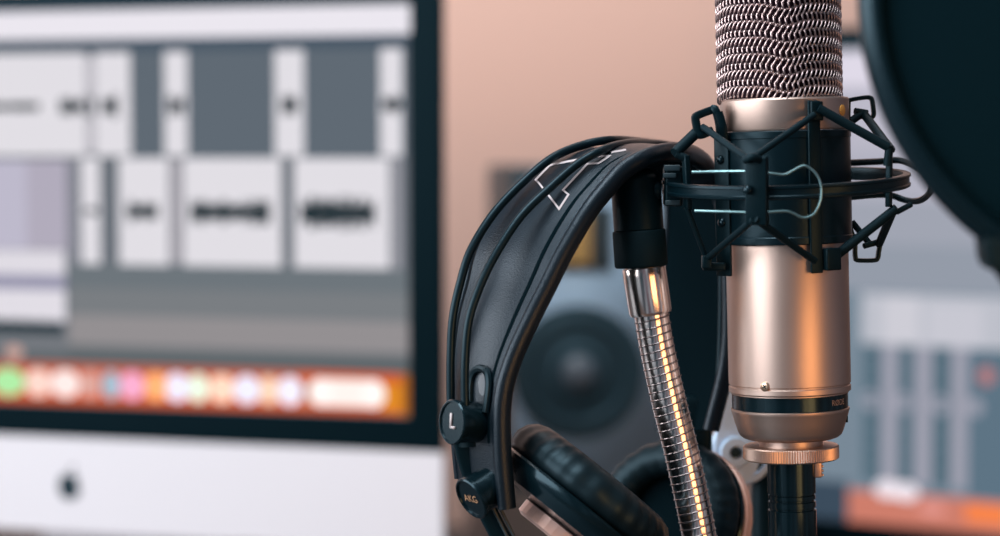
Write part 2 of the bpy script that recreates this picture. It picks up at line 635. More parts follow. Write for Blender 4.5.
# outer ring, tipped a little to the camera
RT = Matrix.Translation(ml(0, 0, 183)) @ Matrix.Rotation(-TILT - .012, 4, 'Y') @ Matrix.Rotation(math.radians(3.4), 4, 'X') @ Matrix.Diagonal((U, U, U, 1))
bm = B()
lathe(bm, [(116, -6.5), (121, -7.0), (123, -6.0), (123.4, -3.6), (122.2, -2.4), (122.2, 3.2), (123.6, 4.0), (123.4, 6.2), (122, 7.0), (116, 6.8), (115, 5), (115, -5), (116, -6.5)], RT, 128)
ring = obj('outer_ring', bm, M['sleeve'], mount, 35)
def rp(ang, z=0, R=121):
    return RT @ Vector((R * math.sin(ang), -R * math.cos(ang), z))
def post(px, y0, y1, R, w=8, th=10, name='post', back=False):
    ang = 0
    lo, hi = -1.5, 1.5
    for _ in range(40):
        ang = (lo + hi) / 2
        if project(rp(ang, 0, R))[0] < px:
            lo = ang
        else:
            hi = ang
    bm = B()
    Y = rp(ang, 0, R).y
    d = (rp(ang, 0, 130) - rp(ang, 0, 100)).normalized()
    m_ = axis_matrix(at(px, (y0 + y1) / 2, Y), d, Vector((0, 0, 1)))
    k = Y / F
    box(bm, m_, (y1 - y0) * k, w * k, th * k, 1.3 * U)
    return obj(name, bm, M['black'], mount), ang
p_front, AF = post(757, 157, 225, 127, 22, 12)
bm = B()
lathe(bm, [(4.4 * U, -2 * U), (4.4 * U, 1 * U), (3.4 * U, 2.6 * U), (1.6 * U, 3.4 * U), (0, 3.6 * U)], axis_matrix(at(747.5, 190, rp(AF, 0, 134).y), (-.5, -.85, 0)), 20)
obj('rivet', bm, M['gloss'], p_front)
p_left, AL = post(687, 155, 210, 112, 8, 6)
p_right, AR = post(889, 149, 207, 113, 6, 6)
bm = B()
box(bm, axis_matrix(rp(PI + .25, 0, 119), mdir(.25), Vector((0, 0, 1))), 62 * U, 20 * U, 12 * U, 1.3 * U)
p_back = obj('post', bm, M['black'], mount)

def cord(a, b, r=3.6, flat=1.0, name='elastic_cord'):
    bm = B()
    a, b = Vector(a), Vector(b)
    mid = (a + b) / 2
    pts = [a + (b - a) * (i / 8) for i in range(9)]
    sweep(bm, pts, circ(r * U, 10, r * flat * U))
    obj(name, bm, M['rubber'], mount)
YF = rp(AF, 0, 131).y
ytab = ml(72, A2, 112).y
YRt = rp(AR, 0, 113).y
# over the front post
cord(at(703, 127, yl - .003), at(752, 162, YF), 3.4)
cord(at(750, 160, YF - .001), at(814, 115, ytab - .002), 3.4)
cord(at(708, 258, yl - .005), at(754, 219, YF), 3.4)
cord(at(755, 219, YF), at(815, 261, ml(72, A2, 262).y - .003), 3.6)
bm = B()
tube(bm, [at(745, 160, YF - .001), at(752, 157, YF - .004), at(760, 160, YF - .001)], 4 * U, 10, 6)
obj('elastic_cord', bm, M['rubber'], mount)
# left side: up to the top hook, down to the clip
cord(at(675, 153, rp(AL, 0, 112).y), at(698, 131, yl), 5.6)
cord(at(686, 158, rp(AL, 0, 112).y), at(676, 154, rp(AL, 0, 112).y), 4)
cord(at(687, 208, rp(AL, 0, 112).y), at(706, 258, yl - .003), 2.8)
# right side
cord(at(818, 108, ytab), at(888, 147, YRt), 4.6)
cord(at(864, 114, yr), at(891, 150, YRt), 4.4)
cord(at(889, 148, YRt), at(887, 166, YRt), 4.0)
cord(at(850, 122, yr - .004), at(862, 113.5, yr - .001), 4.0)
cord(at(855, 111, yr - .002), at(867, 113, yr), 3.4)
cord(at(838, 254, ml(70, math.radians(46), 255).y), at(897, 208, YRt), 4.8)
cord(at(893, 211, YRt), at(879, 244, yr), 4.2)
cord(at(897, 212, YRt), at(911, 204.5, YRt + .004), 2.8)
cord(at(852, 222, yr + .004), at(869, 243, yr), 3.4)
cord(at(864, 246, yr - .003), at(878, 242, yr), 3.0)

# sprung wire clip in front
def wire(pts, r, name, m='steel', sm=6):
    bm = B()
    tube(bm, pts, r * U, 8, sm)
    return obj(name, bm, M[m], mount)
yw = YF + .004
def yc(px):
    return rp(math.asin(max(-.99, min(.99, (px - 785) / 121))), 0, 112).y
wire([at(692, 172, yc(700) - .004), at(720, 171.6, yc(720) - .004), at(750, 171.5, yw), at(767, 172.8, yw - .003), at(784, 174.5, yw - .003), at(793, 170.5, yw - .003), at(801, 166.4, yw - .003), at(806, 166, yw - .003), at(813, 170.5, yw - .003), at(819, 179, yw - .003),
      at(821.3, 190, yw - .003), at(820, 202, yw - .003), at(814.5, 213, yw - .003), at(807, 217.3, yw - .003), at(800, 216.6, yw - .003), at(793, 213, yw - .003), at(785, 211, yw - .003), at(767, 212, yw - .003), at(750, 212.3, yw), at(720, 211.5, yc(720) - .004), at(695, 210.8, yc(700) - .004)], 1.35, 'wire_clip')
# black wire clip at the right
wire([at(846, 197.5, YM + .01), at(868, 195.3, YM + .02), at(884, 194.6, YM + .028), at(893, 195.8, YM + .03), at(905, 200, YM + .028), at(916, 201.2, YM + .022), at(925, 197.6, YM + .014), at(931, 190, YM + .006), at(930, 180, YM + .006), at(918, 168, YM + .016), at(900, 160.5, YM + .028), at(880, 161.5, YM + .03), at(846, 163, YM + .012)], 3.4, 'wire_clip', 'black')
# swivel joint between the ring and the stand
sw = None
bm = B()
c = at(672.8, 186, YM - .004)
box(bm, Matrix.Translation(c), 18 * U, 34 * U, 40 * U, 3 * U)
sw = obj('swivel', bm, M['black'], mount)
bm = B()
for (x0, x1, y0, y1) in ((664, 680, 165, 171), (663, 676, 173, 178), (665, 680, 200, 205.5)):
    box(bm, Matrix.Translation(at((x0 + x1) / 2, (y0 + y1) / 2, YM - .011)), (x1 - x0) * U, 9 * U, (y1 - y0) * U, 1 * U)
obj('clamp_plate', bm, M['cabinet'], sw)

# ------------------------------------------------------------------ gooseneck stand
YG = YM
goose = thing('gooseneck_stand', 'chrome gooseneck stand with black top barrel between headphones and microphone', 'microphone stand', Vector((at(716, 600, YG).x, YG, 0)))
top = at(634.9, 171.5, YG)
axb = (at(641, 262, YG) - top).normalized()
Rz = axis_matrix(top, axb, Vector((1, 0, 0))) @ Matrix.Diagonal((U, U, U, 1))
bm = B()
lathe(bm, [(0, -3.0), (9, -3.0), (15, -1.5), (21, 1.5), (24, 5), (25, 9), (25, 57.5), (24.4, 58.5), (0, 58.5)], Rz, 48)
obj('barrel', bm, M['black'], goose, 30)
bm = B()
prof = [(0, 58.5), (25.2, 58.5), (26.6, 60), (26.6, 93.5), (25.4, 95.5), (0, 95.5)]
n = 120
rings = []
for r, z in prof:
    rings.append([bm.verts.new(Rz @ Vector(((r - (.7 if (k % 2 and r > 26) else 0)) * math.cos(2 * PI * k / n), (r - (.7 if (k % 2 and r > 26) else 0)) * math.sin(2 * PI * k / n), z))) for k in range(n)])
for A_, B_ in zip(rings[1:], rings[2:-1]):
    for k in range(n):
        bm.faces.new((A_[k], A_[(k + 1) % n], B_[(k + 1) % n], B_[k]))
bm.faces.new(rings[1])
bm.faces.new(rings[-2][::-1])
bmesh.ops.remove_doubles(bm, verts=bm.verts[:], dist=1e-7)
bm2 = bm
for v in [v for v in bm.verts if not v.link_faces]:
    bm.verts.remove(v)
obj('grip_collar', bm, M['rubber'], goose, 20)
bm = B()
mK = axis_matrix(at(654, 190, YG - .004), (1, 0, 0))
lathe(bm, [(0, 0), (10 * U, 0), (10 * U, 4.5 * U), (8.5 * U, 6.6 * U), (0, 6.6 * U)], mK, 32)
obj('pivot', bm, M['black'], goose)
f0 = at(643.5, 266, YG)
f1 = at(651, 314, YG)
axf = (f1 - f0).normalized()
Rf = axis_matrix(f0, axf, Vector((1, 0, 0))) @ Matrix.Diagonal((U, U, U, 1))
L = (f1 - f0).length / U
bm = B()
lathe(bm, [(0, -2), (16, -2), (19, -1.5), (19, .5), (21.5, .8), (22, 2), (22, 10), (21.6, L - 3), (20.6, L), (19, L + .6), (0, L + .6)], Rf, 64)
obj('ferrule', bm, M['chrome'], goose, 30)
gp = catmull([at(651, 312, YG), at(657.5, 350, YG), at(668.5, 400, YG), at(681, 450, YG), at(692, 500, YG), at(700.5, 545, YG), at(711, 620, YG), at(714, 720, YG), at(714, 900, YG), at(714, 1080, YG)], 40)
# arc-length
acc = [0]
for a_, b_ in zip(gp, gp[1:]):
    acc.append(acc[-1] + (b_ - a_).length)
fr = frames(gp)
PITCHW = 7.9 * U
def along(s):
    lo, hi = 0, len(acc) - 1
    while hi - lo > 1:
        mid = (lo + hi) // 2
        if acc[mid] <= s:
            lo = mid
        else:
            hi = mid
    k = (s - acc[lo]) / max(1e-9, acc[hi] - acc[lo])
    n_ = fr[lo][1].lerp(fr[hi][1], k).normalized()
    b_ = fr[lo][2].lerp(fr[hi][2], k).normalized()
    return gp[lo].lerp(gp[hi], k), n_, b_
Ltot = acc[-1]
bm = B()
nseg = int(Ltot / (PITCHW / 6))
nr = 40
prev = None
for i in range(nseg + 1):
    s = Ltot * i / nseg
    p, n_, b_ = along(s)
    ringv = []
    for k in range(nr):
        th = 2 * PI * k / nr
        ph = (s / PITCHW - th / (2 * PI)) % 1.0
        r = 17.2 + 0.2 * math.sin(PI * ph) ** 0.6
        ringv.append(bm.verts.new(p + (n_ * math.cos(th) + b_ * math.sin(th)) * r * U))
    if prev:
        for k in range(nr):
            bm.faces.new((prev[k], prev[(k + 1) % nr], ringv[(k + 1) % nr], ringv[k]))
    prev = ringv
gn = obj('gooseneck', bm, M['chrome'], goose, 80)
bm = B()
pts = []
nt_ = int(Ltot / PITCHW)
for i in range(nt_ * 20):
    s = PITCHW * i / 20
    th = 2 * PI * i / 20
    p, n_, b_ = along(s)
    pts.append(p + (n_ * math.cos(th) + b_ * math.sin(th)) * 17.6 * U)
sweep(bm, pts, circ(0.95 * U, 6))
obj('coil_wire', bm, M['coil'], goose, 80, label='thin spring wire wound round the chrome neck')
bm = B()
gb = Vector((gp[-1].x, YG, 0))
lathe(bm, [(0, 0), (.085, 0), (.088, .004), (.086, .012), (.03, .02), (.014, .026), (.012, gp[-1].z + .01), (0, gp[-1].z + .01)], Matrix.Translation(gb), 64)
obj('base', bm, M['black'], goose, 30)

# ------------------------------------------------------------------ headphones
LP = [(459, 478), (455, 432), (454.5, 392), (455, 360), (459, 320), (468, 284), (477, 249), (499, 211), (525, 183), (553, 162), (583, 153), (622, 154), (645, 171), (654, 182), (668, 200), (664, 280), (658, 360), (660, 430)]
RP = [(507, 508), (502, 445), (503, 398), (513, 360), (531, 320), (549, 284), (566, 250), (588, 213), (605, 191), (625, 169.5), (650, 156.5), (678, 152), (702, 161), (718, 190), (726, 230), (730, 300), (727, 362), (711, 430)]
def Yc(c):
    y = 1.035 + (c - 480) * .00025
    if c > 640:
        y += min((c - 640) * .0014, .075)
    return y
cs = [(a[0] + b[0]) / 2 for a, b in zip(LP, RP)]
PL, PR = [], []
for i, (a, b) in enumerate(zip(LP, RP)):
    yc_ = Yc(cs[i]) if i < 13 else 1.15
    PL.append(at(a[0], a[1], yc_ + .016))
    PR.append(at(b[0], b[1], yc_ - .016))
PL = catmull(PL, 8)
PR = catmull(PR, 8)
hp = thing('headphones', 'black leather-band studio headphones hanging from the stand left of the microphone', 'headphones', at(560, 483, 1.05))
# the band: a soft strip with body, slightly bowed, keyhole slot near the end left by its own piece
bm = B()
NW = 16
TH = .0022
rowsO, rowsI = [], []
for i in range(len(PL)):
    a_, b_ = PL[i], PR[i]
    j0, j1 = max(0, i - 1), min(len(PL) - 1, i + 1)
    t = ((PL[j1] + PR[j1]) - (PL[j0] + PR[j0])).normalized()
    w = (b_ - a_)
    nrm = w.cross(t).normalized()       # outward?
    # outward: away from the middle of the arch
    cen = (a_ + b_) / 2
    ref = cen - at(610, 330, Yc(600))
    if nrm.dot(ref) < 0:
        nrm = -nrm
    ro, ri = [], []
    for k in range(NW + 1):
        q = k / NW
        bow = .003 * math.sin(PI * q)
        ro.append(bm.verts.new(a_ + w * q + nrm * (bow + TH / 2)))
        ri.append(bm.verts.new(a_ + w * q + nrm * (bow - TH / 2)))
    rowsO.append(ro)
    rowsI.append(ri)
for i in range(len(rowsO) - 1):
    for k in range(NW):
        bm.faces.new((rowsO[i][k], rowsO[i][k + 1], rowsO[i + 1][k + 1], rowsO[i + 1][k]))
        bm.faces.new((rowsI[i][k + 1], rowsI[i][k], rowsI[i + 1][k], rowsI[i + 1][k + 1])).material_index = 1
    for k in (0, NW):
        bm.faces.new((rowsO[i][k], rowsI[i][k], rowsI[i + 1][k], rowsO[i + 1][k]))
for i in (0, -1):
    for k in range(NW):
        bm.faces.new((rowsO[i][k], rowsO[i][k + 1], rowsI[i][k + 1], rowsI[i][k]))
bmesh.ops.recalc_face_normals(bm, faces=bm.faces[:])
bandtree = BVHTree.FromBMesh(bm)
hb = obj('headband', bm, [M['leather'], M['lining']], hp, 60, label='wide black leather band')
def on_band(px, py, lift=.0004):
    d = ray(px, py).normalized()
    hit = bandtree.ray_cast(CAM, d)
    if hit[0] is None:
        return at(px, py, 1.05)
    return hit[0] - d * lift
# stitched roll edges
for P, r in ((PR, .0046), (PL, .0024)):
    bm = B()
    sweep(bm, P, circ(r, 14, r * .8))
    obj('edge_roll', bm, M['leather'], hb)
# dark strip standing in for the shaded groove next to the right roll
bm = B()
sweep(bm, [a_.lerp(b_, .80) - (ray(500, 268) * .0008) for a_, b_ in zip(PL, PR)][8:96], circ(.0025, 10))
obj('groove_strip', bm, M['lining'], hb)
# outline lettering printed on the band
def outline(polys, wpx=1.9):
    bm = B()
    for poly in polys:
        pts = []
        for (x0, y0), (x1, y1) in zip(poly, poly[1:]):
            n_ = max(2, int(math.hypot(x1 - x0, y1 - y0) / 3))
            for k in range(n_):
                pts.append((x0 + (x1 - x0) * k / n_, y0 + (y1 - y0) * k / n_))
        pts.append(poly[-1])
        # mitred offset
        L_, R_ = [], []
        N = len(pts)
        for i in range(N):
            def nrm2(a, b):
                dx, dy = b[0] - a[0], b[1] - a[1]
                l = math.hypot(dx, dy) or 1
                return (-dy / l, dx / l)
            n1 = nrm2(pts[i - 1], pts[i]) if i > 0 else nrm2(pts[i], pts[i + 1])
            n2 = nrm2(pts[i], pts[i + 1]) if i < N - 1 else n1
            mx, my = n1[0] + n2[0], n1[1] + n2[1]
            l2 = mx * mx + my * my
            k = wpx / max(l2, .5)
            L_.append(bm.verts.new(on_band(pts[i][0] + mx * k, pts[i][1] + my * k)))
            R_.append(bm.verts.new(on_band(pts[i][0] - mx * k, pts[i][1] - my * k)))
        for i in range(N - 1):
            bm.faces.new((L_[i], L_[i + 1], R_[i + 1], R_[i]))
    return bm
bm = outline([
    [(577, 159.6), (565.7, 161.8), (549.7, 165.2), (535.6, 179.8), (538.5, 182.6), (544, 189.4), (559, 208.8), (568.4, 194.5), (563, 189.9), (587.4, 163.9), (598.7, 162.9), (609.9, 155.6), (597, 156.4), (590, 157.5)],
    [(583, 160.5), (577, 166.1), (558.5, 184.6), (555, 180.6)],
    [(611, 152.2), (618, 151), (626, 149.6)]])
obj('lettering', bm, M['print_white'], hb, label='white outline lettering')

# twin bows above the band
WA = [(450, 425), (450.5, 400), (450.5, 360), (452.5, 320), (460, 284), (471, 250), (494, 213), (523, 182), (552, 158), (581, 145.5), (609, 140), (635, 141), (660, 145), (680, 155), (697, 176), (707, 215), (712, 300), (708, 380), (700, 430)]
WB = [(466, 425), (465, 398), (465, 360), (469, 320), (481, 284), (497.5, 251), (521, 216), (549, 188.5), (578, 163.5), (604, 149.5), (629, 143), (654, 143.3), (680, 148), (700, 158), (714, 180), (720, 220), (722, 300), (719, 380), (710, 430)]
def wy(p, add):
    return min(Yc(p[0] + 25), 1.16) + add
for Wp, add, nm in ((WA, .008, 'far'), (WB, -.015, 'near')):
    bm = B()
    pts = [at(p[0], p[1], (wy(p, add) if i < 14 else 1.15 + add)) for i, p in enumerate(Wp)]
    tube(bm, pts, 4.4 * U, 12, 8)
    obj('bow', bm, M['bow'], hp)

# keyhole end tab that holds band and bows
def lozenge(c_px, c_py, Y, rx, ry, depth, name, par, m, rot=0):
    bm = B()
    pts = []
    for k in range(28):
        a = 2 * PI * k / 28
        x, y = rx * math.cos(a), ry * math.sin(a)
        x, y = x * math.cos(rot) - y * math.sin(rot), x * math.sin(rot) + y * math.cos(rot)
        pts.append(at(c_px + x, c_py + y, Y))
    prism(bm, pts, Vector((0, depth, 0)))
    return obj(name, bm, M[m], par)
# raised tongue frame with a see-through looking slot on the band end
bm = B()
pts = [(471, 412), (470, 395), (471, 380), (475, 371), (481, 368.5), (487, 372), (489, 382), (488, 396), (486, 412)]
tube(bm, [on_band(x, y, .001) for x, y in pts], .0018, 8, 5)
hang = obj('hanger_tab', bm, M['bow'], hp)
bm = B()
pp = [(479, 392.5), (478, 382), (480, 375.5), (484, 373), (486.5, 376), (487, 384), (485.5, 394), (482, 396)]
vs = [bm.verts.new(on_band(x, y, .0006)) for x, y in pp]
bm.faces.new(vs)
obj('tab_window', bm, M['dome'], hang, label='pale grey opening in the band end')

def button(cx_, cy_, Y, nrm, R, length, ring_r, name):
    nrm = Vector(nrm).normalized()
    c = at(cx_, cy_, Y)
    m_ = axis_matrix(c, nrm, Vector((0, 0, 1)))
    bm = B()
    lathe(bm, [(0, -length), (R * .92, -length), (R * .92, -.003), (R, -.0022), (R, -.0006), (R * .95, 0), (R * .88, 0), (R * .86, -.0008), (0, -.0008)], m_, 48)
    return obj(name, bm, M['gloss'], hp, 25), m_, c
b1, m1, c1 = button(451, 422, 1.022, (-.80, -.58, .06), .0099, .019, 0, 'arm_button')
# letter L
bm = B()
box(bm, m1 @ Matrix.Translation((0, 0, 0)) @ Matrix.Translation((.0007, .0007, -.0004)), .0062, .0011, .0006)
box(bm, m1 @ Matrix.Translation((-.0023, -.0008, -.0004)), .0011, .0034, .0006)
obj('lettering', bm, M['print_white'], b1, label='white letter L')
b2, m2, c2 = button(470, 499.5, 1.022, (-.70, -.50, -.40), .0099, .016, 0, 'arm_button')
def logomap(x, y):
    return m2 @ Vector((y, -x, -.0004))
bm = text_bm('AKG', .0048, logomap)
obj('lettering', bm, M['goldprint'], b2, label='small gold lettering')
# sliding block and arm joining the two buttons
bm = B()
tube(bm, [at(470, 405, 1.036), at(471, 425, 1.036), at(473, 445, 1.036)], 15 * U, 14, 4)
obj('slider_block', bm, M['black'], hp)
bm = B()
sweep(bm, catmull([at(462, 432, 1.036), at(466, 455, 1.037), at(474, 480, 1.037), at(486, 508, 1.036), at(503, 540, 1.036), at(520, 566, 1.037)], 6), rrect(.006, .009, .002, 3), hint=Vector((0, 1, 0)))
arm = obj('yoke_arm', bm, M['black'], hp)
for off in (0, 7):
    bm = B()
    tube(bm, [at(493 + off, 508, 1.03), at(501 + off, 524, 1.03), at(512 + off, 545, 1.03), at(524 + off, 562, 1.034)], 1.6 * U, 8, 5)
    obj('arm_wire', bm, M['cabinet'], arm)

def earcup(c, nrm, R, ring):
    """ear pad facing nrm; shell and copper ring behind"""
    m_ = axis_matrix(c, nrm, Vector((0, 1, 0)))
    k = R / 75.0
    rr_, z0_, z1_ = ring
    cup = B()
    lathe(cup, [(x * k, z * k) for x, z in [(0, z0_), (rr_ - 3, z0_), (64, -18), (70, -12), (75, -6), (76, -1), (74, 1), (0, 1)]], m_, 72)
    e = obj('ear_cup', cup, M['gloss'], hp, 30)
    bm = B()
    n = 144
    prof = [(44, 4), (40, 10), (39, 18), (43, 26), (50, 31), (58, 32), (66, 29), (72, 23), (75.5, 15), (75.5, 8), (72, 2), (60, -1)]
    rings = []
    for q, (r, z) in enumerate(prof):
        rr = []
        for i in range(n):
            th = 2 * PI * i / n
            wr = 1 + .010 * math.sin(th * 29 + 1.7 * math.sin(th * 5)) * (1 if 2 < q < 9 else .3)
            rr.append(bm.verts.new(m_ @ Vector((r * wr * k * math.cos(th), r * wr * k * math.sin(th), z * k))))
        rings.append(rr)
    for A_, B_ in zip(rings, rings[1:]):
        for i in range(n):
            bm.faces.new((A_[i], A_[(i + 1) % n], B_[(i + 1) % n], B_[i]))
    obj('ear_pad', bm, M['padleather'], e, 60)
    bm = B()
    lathe(bm, [(44 * k, 6 * k), (0, 6 * k)], m_, 48)
    obj('driver_cloth', bm, M['lining'], e)
    bm = B()
    lathe(bm, [(x * k, z * k) for x, z in [(0, z1_), (rr_ - 4, z1_), (rr_, z1_ + 2), (rr_, z0_ - 1), (rr_ - 2, z0_), (0, z0_)]], m_, 30)
    obj('trim_ring', bm, M['copper'], e, 8, label='faceted copper-coloured ring')
    return e
earcup(at(580, 505, 1.05), (.628, .115, .77), 95 * 1.05 / F, (36, -22, -35))
earcup(at(672, 519, 1.140), (-.50, -.78, .36), 78 * 1.14 / F, (77, -7, -21))
# yokes
bm = B()
tube(bm, [at(515, 560, 1.037), at(535, 582, 1.04), at(560, 590, 1.05), at(575, 575, 1.055)], .003, 10, 6)
obj('yoke', bm, M['black'], hp)
bm = B()
tube(bm, [at(698, 420, 1.156), at(704, 445, 1.165), at(716, 478, 1.18), at(722, 505, 1.185), at(715, 535, 1.18)], .0032, 10, 6)
obj('yoke', bm, M['black'], hp)
bm = B()
box(bm, Matrix.Translation(at(695, 425, 1.155)), .016, .016, .03, .003)
obj('slider_block', bm, M['black'], hp)

# ------------------------------------------------------------------ grey bracket arm behind the microphone
YB = 1.185
ub = YB / F
br = thing('support_arm', 'pale grey metal arm with bolt hole behind the base of the microphone', 'bracket', Vector((at(770, 500, YB).x, YB, 0)))
def plate(pts, Y, d, name, m, par=br):
    bm = B()
    prism(bm, [at(x, y, Y) for x, y in pts], Vector((0, d, 0)))
    bmesh.ops.bevel(bm, geom=bm.edges[:], offset=.0006, segments=2, affect='EDGES')
    return obj(name, bm, M[m], par)
pp = [(760, 330), (733, 345)] + [(727, 375), (724, 405), (718, 432), (714, 452), (715, 466), (722, 478), (733, 483), (746, 481), (756, 473), (760, 460), (764, 440), (775, 400), (785, 350)]
pl = plate(pp, YB, .005, 'arm_plate', 'bracket')
mB = axis_matrix(at(735.5, 452, YB - .0005), (0, -1, 0))
bm = B()
lathe(bm, [(16 * ub, -.001), (16 * ub, .0012), (14 * ub, .0028), (7 * ub, .003), (6 * ub, .001), (0, .001)], mB, 40)
bs = obj('boss', bm, M['bracket'], pl)
bm = B()
lathe(bm, [(5.2 * ub, 0.0005), (5.2 * ub, .0025), (4.2 * ub, .0032), (0, .0032)], mB, 24)
obj('bolt', bm, M['hole'], bs)
mB2 = axis_matrix(at(742, 452, YB + .012), (0, -1, 0))
bm = B()
lathe(bm, [(33 * ub, -.004), (33 * ub, .002), (31 * ub, .0032), (26 * ub, .0032), (24.5 * ub, .001), (24.5 * ub, -.004), (33 * ub, -.004)], mB2, 56)
obj('pivot_disc', bm, M['bracket'], br)
bm = B()
lathe(bm, [(0, -.003), (24.6 * ub, -.003), (24.6 * ub, .001), (0, .001)], mB2, 40)
obj('pivot_core', bm, M['hole'], br)
bm = B()
pz = at(770, 470, YB + .012)
lathe(bm, [(0, 0), (.05, 0), (.05, .008), (.012, .014), (.009, .03), (.009, pz.z), (0, pz.z)], Matrix.Translation((pz.x, pz.y + .006, 0)), 40)
obj('post', bm, M['black'], br)

# ------------------------------------------------------------------ pop filter
YP = 0.82
up_ = YP / F
pop = thing('pop_filter', 'large round black pop filter in front of the screens at the right', 'pop filter', Vector((at(1230, 600, YP).x, YP, 0)))
pc = at(1173, -9, YP)
mP = axis_matrix(pc, (-.05, -1, .02))
Rp = 313 * up_
bm = B()
prof = [(Rp - 27 * up_, -.0030), (Rp - 22 * up_, -.0062)]
for q in range(13):
    a = -PI / 2 + PI * q / 12
    prof.append((Rp - 20 * up_ + 20 * up_ * math.cos(a), .0075 * math.sin(a)))
prof += [(Rp - 22 * up_, .0062), (Rp - 27 * up_, .0030), (Rp - 27 * up_, -.0030)]
lathe(bm, prof, mP, 160)
obj('rim', bm, M['rim'], pop, 50)
for sgn in (-1, 1):
    bm = B()
    lathe(bm, [((Rp - 27 * up_) * math.cos(PI / 2 * q / 8), sgn * (.003 + .004 * math.sin(PI / 2 * q / 8))) for q in range(9)], mP, 96)
    obj('mesh_screen', bm, M['fabric'], pop, 80, label='dark stretched fabric')
bm = B()
pts = [(984, 236), (1016, 240), (1018, 266), (1013, 273), (992, 271), (987, 264)]
prism(bm, [at(x, y, YP - .009) for x, y in pts], Vector((0, .018, 0)))
bmesh.ops.bevel(bm, geom=bm.edges[:], offset=.0015, segments=3, affect='EDGES')
obj('clamp', bm, M['rubber'], pop)
bm = B()
tube(bm, [at(1006, 262, YP), at(1035, 300, YP), at(1090, 350, YP), at(1160, 420, YP), at(1210, 560, YP), at(1228, 760, YP), at(1230, 1000, YP), Vector((at(1230, 600, YP).x, YP, .02))], .0055, 14, 8)
obj('gooseneck', bm, M['black'], pop)
bm = B()
lathe(bm, [(0, 0), (.06, 0), (.062, .006), (.02, .02), (.009, .03), (0, .03)], Matrix.Translation((at(1230, 600, YP).x, YP, 0)), 48)
obj('base', bm, M['black'], pop)

# ------------------------------------------------------------------ screens
class Plane:
    def __init__(s, px, py, Y, yaw):
        s.O = at(px, py, Y)
        s.L = Vector((math.cos(yaw), -math.sin(yaw), 0))      # to the right in the picture
        s.n = Vector((-math.sin(yaw), -math.cos(yaw), 0))     # to the camera
    def hit(s, px, py):
        d = ray(px, py)
        t = (s.O - CAM).dot(s.n) / d.dot(s.n)
        return CAM + d * t
    def u(s, px, py=268):
        return (s.hit(px, py) - s.O).dot(s.L)
    def v(s, py, px):
        return s.hit(px, py).z
    def P(s, u, v, d=0.0):
        p = s.O + s.L * u + s.n * d
        return Vector((p.x, p.y, v))

class Screen:
    def __init__(s, plane, refx, refy=268):
        s.pl, s.rx, s.ry = plane, refx, refy
        s.bm = B()
        s.mats = []
        s.cache = {}
        s.lay = 0
    def mi(s, rgb, k=1.0):
        key = (rgb, k)
        if key not in s.cache:
            s.cache[key] = len(s.mats)
            s.mats.append(glow('display_%d_%d_%d' % rgb, rgb, k))
        return s.cache[key]
    def rect(s, x0, x1, y0, y1, rgb, lay=1, k=1.0, lean=0):
        pl = s.pl
        u0, u1 = pl.u(x0, s.ry), pl.u(x1, s.ry)
        v0, v1 = pl.v(y0, s.rx), pl.v(y1, s.rx)
        d = .0004 * lay
        f = s.bm.faces.new([s.bm.verts.new(pl.P(a, b, d)) for a, b in ((u0, v0), (u1, v0), (u1, v1), (u0, v1))])
        f.material_index = s.mi(rgb, k)
    def disc(s, x, y, rx, ry, rgb, lay=2, k=1.0):
        pl = s.pl
        cu, cv = pl.u(x, s.ry), pl.v(y, s.rx)
        ru, rv = abs(pl.u(x + rx, s.ry) - cu), abs(pl.v(y + ry, s.rx) - cv)
        f = s.bm.faces.new([s.bm.verts.new(pl.P(cu + ru * math.cos(2 * PI * q / 24), cv + rv * math.sin(2 * PI * q / 24), .0004 * lay)) for q in range(24)])
        f.material_index = s.mi(rgb, k)
    def build(s, name, parent, label=None):
        off = root_of(parent).location
        for v in s.bm.verts:
            v.co -= off
        me = bpy.data.meshes.new(name)
        s.bm.to_mesh(me)
        s.bm.free()
        for m in s.mats:
            me.materials.append(m)
        o = bpy.data.objects.new(name, me)
        C.objects.link(o)
        o.parent = parent
        if label:
            o['label'] = label
        return o

def slab(bm, pl, u0, u1, v0, v1, d0, d1, bev=.001):
    c = (pl.P(u0, v0, d0) + pl.P(u1, v1, d1)) / 2
    m_ = Matrix((pl.L, -pl.n, Vector((0, 0, 1)))).transposed().to_4x4()
    m_.translation = c
    box(bm, m_, abs(u1 - u0), abs(d1 - d0), abs(v1 - v0), bev)

# --- big computer at the left
pl = Plane(443, 268, 1.93, math.radians(17.6))
uR = pl.u(443)
uL = uR - .65
vt = pl.v(-18, 443)
vc = pl.v(453, 443)
vb = pl.v(552, 443)
comp = thing('desktop_computer', 'large all-in-one desktop computer with silver chin showing an audio editing timeline', 'computer', Vector((pl.P(uL / 2, 0).x, pl.P(uL / 2, 0, -.15).y, 0)))
bm = B()
slab(bm, pl, uL, uR, vc, vt, -.006, 0, .0015)
obj('bezel', bm, M['glass'], comp, label='black glass border')
bm = B()
# chin with rounded lower corners
cr = .012
pts = []
for (cu, cv, a0) in ((uR - cr, vb + cr, -PI / 2), ):
    pass
poly = [(uL, vc), (uL, vb + cr)]
for k in range(7):
    a = PI + PI / 2 * k / 6
    poly.append((uL + cr + cr * math.cos(a), vb + cr + cr * math.sin(a)))
for k in range(7):
    a = 1.5 * PI + PI / 2 * k / 6
    poly.append((uR - cr + cr * math.cos(a), vb + cr + cr * math.sin(a)))
poly.append((uR, vc))
prism(bm, [pl.P(u_, v_, .001) for u_, v_ in poly], -pl.n * .008)
chin = obj('chin', bm, M['alu'], comp, label='bright aluminium lower panel')
